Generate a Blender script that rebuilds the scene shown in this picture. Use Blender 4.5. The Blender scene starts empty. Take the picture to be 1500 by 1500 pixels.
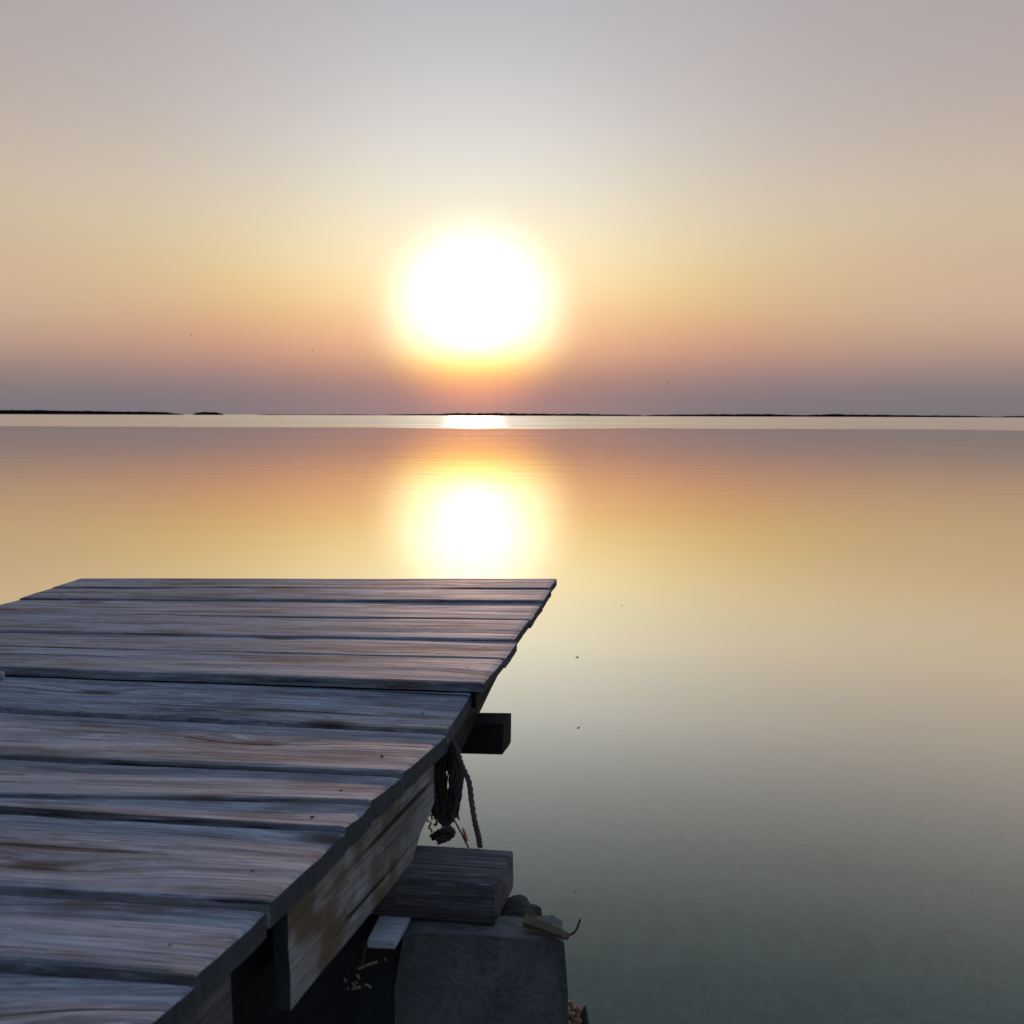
import bpy, bmesh, math, random
from mathutils import Vector, Matrix, noise

random.seed(7)
scene = bpy.context.scene
COL = scene.collection
R = math.radians

# ------------------------------------------------------------------ camera
CAM_Z = 1.06
PITCH = R(5.39)
ROLL = R(0.19)
F_PX = 1500.0                      # focal length in pixels of a 1500 px wide frame
_r = Vector((1, 0, 0))
_u = Vector((0, math.sin(PITCH), math.cos(PITCH)))
_f = Vector((0, math.cos(PITCH), -math.sin(PITCH)))
RIGHT = _r * math.cos(ROLL) + _u * math.sin(ROLL)
UP = _u * math.cos(ROLL) - _r * math.sin(ROLL)
CAM = Vector((0, 0, CAM_Z))

cam_data = bpy.data.cameras.new("camera")
cam_data.sensor_width = 36.0
cam_data.lens = 36.0 * F_PX / 1500.0
cam_data.clip_start = 0.02
cam_data.clip_end = 60000
cam_data.dof.use_dof = True
cam_data.dof.focus_distance = 2.9
cam_data.dof.aperture_fstop = 12.0
cam = bpy.data.objects.new("camera", cam_data)
m = Matrix((RIGHT, UP, -_f)).transposed().to_4x4()
m.translation = CAM
cam.matrix_world = m
COL.objects.link(cam)
scene.camera = cam


def ray(px, py):
    d = _f + RIGHT * ((px - 750.0) / F_PX) + UP * ((750.0 - py) / F_PX)
    return d


def U(px, py, z):
    """world point at height z seen in that direction"""
    d = ray(px, py)
    t = (z - CAM_Z) / d.z
    return CAM + d * t


def UY(px, py, y):
    """world point at distance y (world Y)"""
    d = ray(px, py)
    return CAM + d * (y / d.y)


# ------------------------------------------------------------------ sun + sky
SUN_EL = R(5.25)
SUN_AZ = math.atan((695 - 750) / 1500.0)
S = Vector((math.sin(SUN_AZ) * math.cos(SUN_EL), math.cos(SUN_AZ) * math.cos(SUN_EL), math.sin(SUN_EL)))
sun_data = bpy.data.lights.new("sun", 'SUN')
sun_data.energy = 2.8
sun_data.angle = R(0.53)
sun_data.color = (0.85, 0.54, 0.40)
sun = bpy.data.objects.new("sun", sun_data)
sun.rotation_euler = (-S).to_track_quat('-Z', 'Y').to_euler()
sun.location = (0, 0, 30)
COL.objects.link(sun)

scene.view_settings.view_transform = 'Standard'
scene.view_settings.look = 'None'
scene.view_settings.exposure = 0.0
scene.view_settings.gamma = 1.0
scene.view_settings.use_curve_mapping = False
scene.render.engine = 'CYCLES'
scene.cycles.use_denoising = True
scene.cycles.max_bounces = 6
scene.cycles.sample_clamp_indirect = 3.0
scene.cycles.sample_clamp_direct = 3.0
scene.cycles.blur_glossy = 0.6


def lin(c):
    return tuple(((v / 255.0) / 12.92 if v <= 10.3 else (((v / 255.0) + 0.055) / 1.055) ** 2.4) for v in c)


# clear hazy evening sky: colour by height above the horizon, one column 10 degrees
# beside the sun and one 25 degrees beside it (srgb), elevation in degrees
EL = [0.0, 1.1, 2.0, 2.8, 3.6, 4.6, 6.0, 7.7, 9.5, 11.3, 14.0, 17.5, 21.5]
COL_MID = [(138, 121, 127), (147, 125, 126), (168, 133, 126), (193, 147, 130), (215, 162, 133), (229, 178, 137),
           (239, 199, 147), (243, 217, 165), (238, 220, 183), (227, 214, 192), (212, 205, 199), (195, 190, 191), (182, 177, 180)]
COL_SIDE = [(120, 115, 120), (130, 120, 124), (146, 128, 126), (167, 140, 131), (186, 154, 136), (197, 165, 141),
            (208, 179, 152), (205, 179, 148), (208, 187, 158), (206, 189, 169), (192, 177, 168), (179, 169, 167), (174, 164, 163)]


def glow(r):
    return 0.86 * math.exp(-(r / 4.45) ** 4) + 1.3 * math.exp(-(r / 1.85) ** 2) + 0.27 * math.exp(-(r / 9.5) ** 2)


ramp_t = [(0, (.85, .27, .10)), (1.1, (.83, .23, .02)), (1.8, (.82, .28, .0)), (2.4, (.78, .43, .0)), (2.8, (.82, .58, .02)),
          (3.1, (.90, .78, .16)), (3.5, (1, .92, .42)), (4.5, (1, 1, .70)), (6, (1, 1, .93)), (9, (.96, 1, 1.1)), (14, (.88, 1, 1.25)), (90, (.85, 1, 1.25))]


def t_at(e):
    for (a, ca), (b, cb) in zip(ramp_t, ramp_t[1:]):
        if a <= e <= b:
            return [x + (y - x) * (e - a) / (b - a) for x, y in zip(ca, cb)]


SE = math.degrees(SUN_EL)
ramp_a, ramp_b = [], []
for e, c1, c2 in zip(EL, COL_MID, COL_SIDE):
    g1 = glow(math.hypot(10.0, e - SE))
    m1 = [max(v - g1 * t, 0.02) for v, t in zip(lin(c1), t_at(e))]
    m2 = lin(c2)
    # m1 = .71 A + .29 B ; m2 = .115 A + .885 B
    A, B = [], []
    for x1, x2 in zip(m1, m2):
        det = .71 * .885 - .29 * .115
        A.append((x1 * .885 - .29 * x2) / det)
        B.append((.71 * x2 - .115 * x1) / det)
    ramp_a.append((e, A))
    ramp_b.append((e, B))
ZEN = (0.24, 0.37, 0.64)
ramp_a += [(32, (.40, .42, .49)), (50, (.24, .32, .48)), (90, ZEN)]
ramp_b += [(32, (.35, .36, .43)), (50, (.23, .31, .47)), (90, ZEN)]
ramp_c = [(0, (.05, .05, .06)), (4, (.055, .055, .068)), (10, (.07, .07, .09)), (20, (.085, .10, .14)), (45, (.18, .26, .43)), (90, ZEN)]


world = bpy.data.worlds.new("World")
scene.world = world
world.use_nodes = True
wt = world.node_tree
wt.nodes.clear()


class G:
    """tiny node-graph helper"""

    def __init__(self, tree):
        self.t = tree

    def n(self, kind, **kw):
        nd = self.t.nodes.new(kind)
        for k, v in kw.items():
            setattr(nd, k, v)
        return nd

    def put(self, sock, v):
        if hasattr(v, 'is_output'):
            self.t.links.new(v, sock)
        elif v is not None:
            try:
                sock.default_value = v
            except Exception:
                sock.default_value = tuple(v) + (1.0,)

    def math(self, op, a, b=None, c=None, clamp=False):
        nd = self.n('ShaderNodeMath', operation=op)
        nd.use_clamp = clamp
        self.put(nd.inputs[0], a)
        if b is not None:
            self.put(nd.inputs[1], b)
        if c is not None:
            self.put(nd.inputs[2], c)
        return nd.outputs[0]

    def vmath(self, op, a, b=None):
        nd = self.n('ShaderNodeVectorMath', operation=op)
        self.put(nd.inputs[0], a)
        if b is not None:
            self.put(nd.inputs[1], b)
        return nd.outputs['Value'] if op in ('DOT_PRODUCT', 'LENGTH') else nd.outputs[0]

    def mix(self, fac, a, b, blend='MIX'):
        nd = self.n('ShaderNodeMix', data_type='RGBA', blend_type=blend)
        self.put(nd.inputs[0], fac)
        self.put(nd.inputs[6], a)
        self.put(nd.inputs[7], b)
        return nd.outputs[2]

    def ramp(self, fac, stops, interp='LINEAR'):
        nd = self.n('ShaderNodeValToRGB')
        cr = nd.color_ramp
        cr.interpolation = interp
        while len(cr.elements) > 1:
            cr.elements.remove(cr.elements[-1])
        first = True
        for p, c in stops:
            if isinstance(c, (int, float)):
                c = (c, c, c)
            c = tuple(c) + (1.0,) if len(c) == 3 else c
            if first:
                el = cr.elements[0]
                el.position = p
                first = False
            else:
                el = cr.elements.new(p)
            el.color = c
        self.put(nd.inputs[0], fac)
        return nd.outputs[0]

    def noise(self, vec, scale, detail=3, rough=0.5, dist=0.0, w=None):
        nd = self.n('ShaderNodeTexNoise')
        self.put(nd.inputs['Vector'], vec)
        self.put(nd.inputs['Scale'], scale)
        self.put(nd.inputs['Detail'], detail)
        self.put(nd.inputs['Roughness'], rough)
        self.put(nd.inputs['Distortion'], dist)
        return nd.outputs[0]

    def mapping(self, vec, scale=(1, 1, 1), rot=(0, 0, 0), loc=(0, 0, 0)):
        nd = self.n('ShaderNodeMapping')
        self.put(nd.inputs['Vector'], vec)
        self.put(nd.inputs['Scale'], scale)
        self.put(nd.inputs['Rotation'], rot)
        self.put(nd.inputs['Location'], loc)
        return nd.outputs[0]

    def mrange(self, v, a, b, c=0.0, d=1.0, smooth=False):
        nd = self.n('ShaderNodeMapRange')
        if smooth:
            nd.interpolation_type = 'SMOOTHSTEP'
        self.put(nd.inputs[0], v)
        for i, x in enumerate((a, b, c, d)):
            self.put(nd.inputs[1 + i], x)
        return nd.outputs[0]


g = G(wt)
tc = g.n('ShaderNodeTexCoord')
D = g.vmath('NORMALIZE', tc.outputs['Generated'])
sep = g.n('ShaderNodeSeparateXYZ')
g.put(sep.inputs[0], D)
el = g.math('MULTIPLY', g.math('ARCSINE', sep.outputs['Z']), 180 / math.pi)
el01 = g.math('POWER', g.math('DIVIDE', el, 90.0, clamp=True), 0.5)   # more ramp resolution low down
comb = g.n('ShaderNodeCombineXYZ')
g.put(comb.inputs[0], sep.outputs['X'])
g.put(comb.inputs[1], sep.outputs['Y'])
H = g.vmath('NORMALIZE', comb.outputs[0])
hs = Vector((S.x, S.y, 0)).normalized()
daz = g.math('MULTIPLY', g.math('ARCCOSINE', g.math('MINIMUM', g.vmath('DOT_PRODUCT', H, tuple(hs)), 1.0)), 180 / math.pi)
rr = g.math('MULTIPLY', g.math('ARCCOSINE', g.math('MINIMUM', g.vmath('DOT_PRODUCT', D, tuple(S)), 1.0)), 180 / math.pi)


def elramp(stops):
    # resample smoothly (32 stops, crowded towards the horizon) so that no kink shows
    pos = [math.sqrt(e / 90.0) for e, _ in stops]

    def at(x):
        if x <= pos[0]:
            return Vector(stops[0][1])
        for k in range(len(pos) - 1):
            if x <= pos[k + 1]:
                t = (x - pos[k]) / (pos[k + 1] - pos[k])
                return Vector(stops[k][1]).lerp(Vector(stops[k + 1][1]), t)
        return Vector(stops[-1][1])
    res = []
    for k in range(32):
        x = (k / 24.0) * .48 if k <= 24 else .48 + (k - 24) / 7.0 * .52
        w = .018 if x < .3 else .03
        acc, tot = Vector((0, 0, 0)), 0
        for q in range(-6, 7):
            wt_ = math.exp(-(q / 3.0) ** 2)
            acc += at(min(max(x + q / 3.0 * w, 0), 1)) * wt_
            tot += wt_
        res.append((x, tuple(acc / tot)))
    return g.ramp(el01, res, 'B_SPLINE')


wa = g.math('EXPONENT', g.math('MULTIPLY', g.math('POWER', g.math('DIVIDE', daz, 17.0), 2.0), -1.0))
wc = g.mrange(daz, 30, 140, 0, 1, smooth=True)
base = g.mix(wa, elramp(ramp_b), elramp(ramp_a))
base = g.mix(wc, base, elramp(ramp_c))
core = g.math('MULTIPLY', g.math('EXPONENT', g.math('MULTIPLY', g.math('POWER', g.math('DIVIDE', rr, 4.45), 4.0), -1.0)), 0.86)
core2 = g.math('MULTIPLY', g.math('EXPONENT', g.math('MULTIPLY', g.math('POWER', g.math('DIVIDE', rr, 1.85), 2.0), -1.0)), 1.3)
core = g.math('ADD', core, core2)
halo = g.math('MULTIPLY', g.math('EXPONENT', g.math('MULTIPLY', g.math('POWER', g.math('DIVIDE', rr, 9.5), 2.0), -1.0)), 0.27)
gl = g.math('ADD', core, halo)
sc_ = g.n('ShaderNodeVectorMath', operation='SCALE')
g.put(sc_.inputs[0], elramp(ramp_t))
g.put(sc_.inputs['Scale'], gl)
addn = g.vmath('ADD', base, sc_.outputs[0])
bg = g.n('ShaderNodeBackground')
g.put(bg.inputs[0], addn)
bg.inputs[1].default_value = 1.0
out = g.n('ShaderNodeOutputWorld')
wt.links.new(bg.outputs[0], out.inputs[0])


# ------------------------------------------------------------------ object helpers
def tag(o, label=None, cat=None, group=None, kind=None):
    if label:
        o['label'] = label
    if cat:
        o['category'] = cat
    if group:
        o['group'] = group
    if kind:
        o['kind'] = kind
    return o


def empty(name, loc):
    o = bpy.data.objects.new(name, None)
    o.location = loc
    o.empty_display_size = 0.1
    COL.objects.link(o)
    return o


def link(name, bm, mat, parent=None, loc=None, rotz=0.0, smooth=True):
    """bm is in local coordinates about loc (world); parents carry no rotation"""
    me = bpy.data.meshes.new(name)
    bmesh.ops.recalc_face_normals(bm, faces=bm.faces)
    bm.to_mesh(me)
    bm.free()
    if smooth:
        for p in me.polygons:
            p.use_smooth = True
        try:
            me.set_sharp_from_angle(angle=R(38))
        except Exception:
            pass
    me.materials.append(mat)
    o = bpy.data.objects.new(name, me)
    COL.objects.link(o)
    loc = Vector(loc) if loc is not None else Vector((0, 0, 0))
    if parent is not None:
        o.parent = parent
        base = Vector(parent.location)
        p = parent.parent
        while p is not None:
            base += Vector(p.location)
            p = p.parent
        o.location = loc - base
    else:
        o.location = loc
    o.rotation_euler = (0, 0, rotz)
    return o


def tube(bm, pts, rad, seg=8, closed=False, taper=None):
    pts = [Vector(p) for p in pts]
    n = len(pts)
    rings = []
    prev = None
    for i, p in enumerate(pts):
        if closed:
            t = (pts[(i + 1) % n] - pts[i - 1]).normalized()
        else:
            t = (pts[min(i + 1, n - 1)] - pts[max(i - 1, 0)]).normalized()
        if prev is None:
            a = t.cross(Vector((0, 0, 1)))
            if a.length < 1e-3:
                a = t.cross(Vector((1, 0, 0)))
        else:
            a = prev - t * prev.dot(t)
        a.normalize()
        prev = a
        b = t.cross(a)
        rr_ = rad * (taper(i / max(n - 1, 1)) if taper else 1.0)
        rings.append([bm.verts.new(p + (a * math.cos(k * 2 * math.pi / seg) + b * math.sin(k * 2 * math.pi / seg)) * rr_) for k in range(seg)])
    m_ = n if closed else n - 1
    for i in range(m_):
        r0, r1 = rings[i], rings[(i + 1) % n]
        for k in range(seg):
            bm.faces.new((r0[k], r0[(k + 1) % seg], r1[(k + 1) % seg], r1[k]))
    if not closed:
        bm.faces.new(rings[0][::-1])
        bm.faces.new(rings[-1])


def spline(pts, sub=6):
    """Catmull-Rom through the points"""
    P = [Vector(p) for p in pts]
    P = [P[0] * 2 - P[1]] + P + [P[-1] * 2 - P[-2]]
    res = []
    for i in range(1, len(P) - 2):
        p0, p1, p2, p3 = P[i - 1:i + 3]
        for s in range(sub):
            t = s / sub
            res.append(0.5 * ((2 * p1) + (p2 - p0) * t + (2 * p0 - 5 * p1 + 4 * p2 - p3) * t * t + (3 * p1 - p0 - 3 * p2 + p3) * t ** 3))
    res.append(P[-2])
    return res


def slab(bm, topf, botf, nu, nv):
    """closed block: topf(u,v) and botf(u,v) return points"""
    T = [[bm.verts.new(topf(i / nu, j / nv)) for j in range(nv + 1)] for i in range(nu + 1)]
    Bt = [[bm.verts.new(botf(i / nu, j / nv)) for j in range(nv + 1)] for i in range(nu + 1)]
    for i in range(nu):
        for j in range(nv):
            bm.faces.new((T[i][j], T[i + 1][j], T[i + 1][j + 1], T[i][j + 1]))
            bm.faces.new((Bt[i][j], Bt[i][j + 1], Bt[i + 1][j + 1], Bt[i + 1][j]))
    for i in range(nu):
        bm.faces.new((T[i][0], Bt[i][0], Bt[i + 1][0], T[i + 1][0]))
        bm.faces.new((T[i][nv], T[i + 1][nv], Bt[i + 1][nv], Bt[i][nv]))
    for j in range(nv):
        bm.faces.new((T[0][j], T[0][j + 1], Bt[0][j + 1], Bt[0][j]))
        bm.faces.new((T[nu][j], Bt[nu][j], Bt[nu][j + 1], T[nu][j + 1]))


def N3(x, y, z):
    return noise.noise(Vector((x, y, z)))


def beam(name, mat, parent, c00, c10, c11, c01, height, nu=14, nv=4, wob=0.0015, seed=0.0, rnd=0.004, nz=3):
    """weathered beam whose top face has the four world corners (start-a, end-a, end-b, start-b)"""
    cs = [Vector(c) for c in (c00, c10, c11, c01)]
    ctr = sum(cs, Vector()) / 4
    ax = ((cs[1] + cs[2]) - (cs[0] + cs[3]))
    rz = math.atan2(ax.y, ax.x)
    rot = Matrix.Rotation(-rz, 3, 'Z')
    L = [rot @ (c - ctr) for c in cs]
    bm = bmesh.new()

    # cross-section loop: top, sides with several rows, so that edges are rounded and worn
    def pt(u, v, k):
        p = L[0] * (1 - u) * (1 - v) + L[1] * u * (1 - v) + L[2] * u * v + L[3] * (1 - u) * v
        p = p.copy()
        p.z -= k * height
        q = p * 6
        p += Vector((N3(q.x + seed, q.y, q.z), N3(q.x, q.y + seed + 7, q.z), N3(q.x, q.y, q.z + seed + 13))) * wob
        q = p * 30
        p += Vector((N3(q.x * .3 + seed, q.y, q.z), N3(q.x * .3, q.y + seed + 3, q.z), N3(q.x * .3, q.y, q.z + seed + 9))) * wob * 0.5
        return p
    slab(bm, lambda u, v: pt(u, v, 0), lambda u, v: pt(u, v, 1), nu, nv)
    bmesh.ops.recalc_face_normals(bm, faces=bm.faces)
    sharp = [e for e in bm.edges if len(e.link_faces) == 2 and e.calc_face_angle(0) > R(60)]
    bmesh.ops.bevel(bm, geom=sharp, offset=rnd, segments=2, affect='EDGES', profile=0.6)
    return link(name, bm, mat, parent, ctr, rz)


# ------------------------------------------------------------------ materials
def new_mat(name):
    m_ = bpy.data.materials.new(name)
    m_.use_nodes = True
    m_.node_tree.nodes.clear()
    return m_, G(m_.node_tree)


def wood(name, grey, tan, dark, rust_amt=0.5, tan_mid=0.5, rough=0.72, scale=1.0, stain=0.5, bump=1.0, rust_scale=(4.2, 20, 20), rust_at=.66, rust_col=(.20, .085, .025), fleck_amt=.55):
    m_, g = new_mat(name)
    tc = g.n('ShaderNodeTexCoord')
    oi = g.n('ShaderNodeObjectInfo')
    rnd = oi.outputs['Random']
    off = g.n('ShaderNodeCombineXYZ')
    g.put(off.inputs[0], g.math('MULTIPLY', rnd, 37.0))
    g.put(off.inputs[1], g.math('MULTIPLY', rnd, 91.0))
    g.put(off.inputs[2], g.math('MULTIPLY', rnd, 53.0))
    v = g.vmath('ADD', tc.outputs['Object'], off.outputs[0])
    # knots bend the grain
    kn = g.n('ShaderNodeTexVoronoi', feature='F1', voronoi_dimensions='2D')
    g.put(kn.inputs['Vector'], g.mapping(v, (1.7 * scale, 5.0 * scale, 0.0)))
    g.put(kn.inputs['Scale'], 1.0)
    kd = kn.outputs['Distance']
    knot_ring = g.mrange(kd, 0.02, 0.30, 1.0, 0.0, smooth=True)
    kv = g.noise(g.mapping(v, (9 * scale, 30 * scale, 30 * scale)), 1.0, 3, .6)
    kdn = g.math('ADD', kd, g.math('MULTIPLY', g.math('SUBTRACT', kv, .5), .10))
    knot = g.mrange(kdn, 0.02, 0.115, 1.0, 0.0, smooth=True)
    bend = g.noise(g.mapping(v, (1.6, 4, 4)), 1.0, 3, .5)
    bend = g.math('ADD', g.math('MULTIPLY', bend, 0.035), g.math('MULTIPLY', knot_ring, 0.022))
    cb = g.n('ShaderNodeCombineXYZ')
    g.put(cb.inputs[1], bend)
    v2 = g.vmath('ADD', v, cb.outputs[0])
    fine = g.noise(g.mapping(v2, (5 * scale, 190 * scale, 190 * scale)), 1.0, 4, .62)
    med = g.noise(g.mapping(v2, (2.4 * scale, 34 * scale, 34 * scale)), 1.0, 4, .6)
    broad = g.noise(g.mapping(v, (1.3 * scale, 9 * scale, 9 * scale)), 1.0, 4, .62, .4)
    blot = g.noise(g.mapping(v, (3.0 * scale, 8 * scale, 8 * scale)), 1.0, 5, .6)
    fleck = g.noise(g.mapping(v2, (22 * scale, 230 * scale, 230 * scale)), 1.0, 3, .6)
    cr = g.noise(g.mapping(v2, (0.9 * scale, 75 * scale, 75 * scale)), 1.0, 2, .4)
    crack = g.math('MULTIPLY', g.mrange(cr, 0.30, 0.36, 1, 0, smooth=True), g.mrange(blot, 0.42, 0.56, 0, 1))
    c = g.mix(g.mrange(broad, tan_mid - .16, tan_mid + .16), grey, tan)
    c = g.mix(g.mrange(med, .44, .62, 0, 0.1 + fleck_amt), c, dark)
    c = g.mix(g.mrange(fine, .45, .70, 0, 0.6), c, tuple(x * .55 for x in dark))
    c = g.mix(g.mrange(fine, .48, .30, 0, 0.45), c, tuple(min(x * 1.5, .6) for x in grey))
    c = g.mix(g.mrange(fleck, .58, .72, 0, .7), c, tuple(x * .45 for x in dark))
    c = g.mix(g.mrange(fleck, .42, .30, 0, fleck_amt), c, tuple(min(x * 1.9, .7) for x in grey))
    # damp / algae stains along the grain
    c = g.mix(g.mrange(blot, .54, .72, 0, stain), c, tuple(x * .35 for x in dark))
    # rusty resin patches
    ru = g.noise(g.mapping(v2, tuple(q * scale for q in rust_scale), loc=(5, 9, 2)), 1.0, 3, .55)
    c = g.mix(g.mrange(ru, rust_at - .04, rust_at + .14, 0, rust_amt), c, rust_col)
    c = g.mix(g.math('MULTIPLY', knot, .85), c, (.045, .028, .018))
    c = g.mix(g.math('MULTIPLY', crack, .85), c, (.02, .018, .017))
    hgt = g.math('ADD', g.math('MULTIPLY', fine, -.45), g.math('MULTIPLY', med, -.5))
    hgt = g.math('ADD', hgt, g.math('MULTIPLY', crack, -1.0))
    hgt = g.math('ADD', hgt, g.math('MULTIPLY', broad, .8))
    bp = g.n('ShaderNodeBump')
    bp.inputs['Strength'].default_value = 0.9
    bp.inputs['Distance'].default_value = 0.0026 * bump
    g.put(bp.inputs['Height'], hgt)
    bs = g.n('ShaderNodeBsdfPrincipled')
    g.put(bs.inputs['Base Color'], c)
    g.put(bs.inputs['Roughness'], g.mrange(med, .3, .7, rough - .08, rough + .12))
    bs.inputs['Specular IOR Level'].default_value = 0.06
    if 'Diffuse Roughness' in bs.inputs:
        bs.inputs['Diffuse Roughness'].default_value = 0.8
    g.put(bs.inputs['Normal'], bp.outputs[0])
    o = g.n('ShaderNodeOutputMaterial')
    m_.node_tree.links.new(bs.outputs[0], o.inputs[0])
    return m_


def stone(name, c1, c2, scale=8, rough=.85, bump=.006, dark=(.02, .02, .02), metallic=0, spec=.3):
    m_, g = new_mat(name)
    tc = g.n('ShaderNodeTexCoord')
    v = tc.outputs['Object']
    n1 = g.noise(v, scale, 6, .65)
    n2 = g.noise(v, scale * 7, 4, .7)
    n3 = g.noise(g.mapping(v, (1, 1, .25)), scale * 1.6, 4, .6)
    c = g.mix(g.mrange(n1, .35, .65), c1, c2)
    c = g.mix(g.mrange(n2, .5, .75, 0, .6), c, dark)
    c = g.mix(g.mrange(n3, .56, .74, 0, .75), c, dark)
    bp = g.n('ShaderNodeBump')
    bp.inputs['Strength'].default_value = 1
    bp.inputs['Distance'].default_value = bump
    g.put(bp.inputs['Height'], g.math('ADD', n1, g.math('MULTIPLY', n2, .5)))
    bs = g.n('ShaderNodeBsdfPrincipled')
    g.put(bs.inputs['Base Color'], c)
    bs.inputs['Roughness'].default_value = rough
    bs.inputs['Metallic'].default_value = metallic
    bs.inputs['Specular IOR Level'].default_value = spec
    g.put(bs.inputs['Normal'], bp.outputs[0])
    o = g.n('ShaderNodeOutputMaterial')
    m_.node_tree.links.new(bs.outputs[0], o.inputs[0])
    return m_


M_DECK = wood("deck_wood", (.385, .41, .45), (.42, .39, .378), (.12, .118, .126), rust_amt=.8, rust_at=.60, rust_scale=(4.5, 16, 16), rust_col=(.13, .062, .024), stain=.7)
M_END = stone("end_grain", (.048, .055, .058), (.075, .078, .074), 40, .9, .002, (.028, .03, .03))
M_FASCIA = wood("stained_wood", (.42, .40, .36), (.36, .30, .225), (.23, .205, .17), rust_amt=.8, tan_mid=.5, stain=.85, scale=1.0, fleck_amt=.25, bump=.5, rust_scale=(11, 13, 13), rust_at=.47, rust_col=(.145, .085, .038))
M_BEAM = wood("beam_wood", (.185, .172, .165), (.155, .128, .105), (.065, .06, .058), rust_amt=.15, stain=.7)
M_DARKBEAM = wood("dark_wood", (.04, .037, .036), (.035, .028, .024), (.018, .016, .015), rust_amt=.1, stain=.7)  # near-black wood for the parts below the deck
M_CONCRETE = stone("concrete", (.115, .115, .105), (.19, .182, .16), 11, .95, .014, (.055, .052, .04))
M_DARKCONC = stone("shade_concrete", (.02, .02, .019), (.03, .029, .026), 9, .8, .006, (.01, .01, .009))
M_ROPE = stone("rope_fibre", (.05, .044, .038), (.085, .074, .062), 60, .8, .002)
M_LICHEN = stone("mossy_mortar", (.075, .07, .05), (.11, .10, .075), 30, .95, .006)
M_STRAP = stone("rusty_strap", (.125, .08, .038), (.08, .055, .03), 60, .8, .002)
M_WIRE = stone("dark_wire", (.03, .03, .032), (.05, .045, .045), 60, .6, .001)
M_PALE = wood("pale_wood", (.62, .63, .64), (.58, .57, .55), (.42, .42, .42), rust_amt=0, stain=.1)
M_GLINT = stone("pale_glint", (.5, .42, .27), (.4, .31, .17), 90, .5, .0005, (.3, .2, .1))
M_WEED = stone("brown_seaweed", (.42, .22, .10), (.30, .14, .07), 70, .5, .003, (.12, .05, .03))
M_ROCK = stone("dark_rock", (.05, .05, .045), (.07, .065, .055), 25, .7, .006)
M_NAIL = stone("nail_steel", (.05, .04, .035), (.09, .05, .03), 200, .75, .0003)
M_LAND = stone("island_scrub", (.006, .006, .006), (.010, .0095, .009), .2, 1, .3, (.004, .004, .004), spec=0)
M_BIRD = stone("bird_feathers", (.04, .035, .03), (.06, .05, .045), 30, .8, .001)
M_LEAF = stone("dead_leaf", (.06, .045, .03), (.04, .03, .02), 200, .7, .0005)
M_PEBBLE = stone("pale_stone", (.24, .27, .29), (.34, .36, .37), 60, .8, .002)


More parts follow.
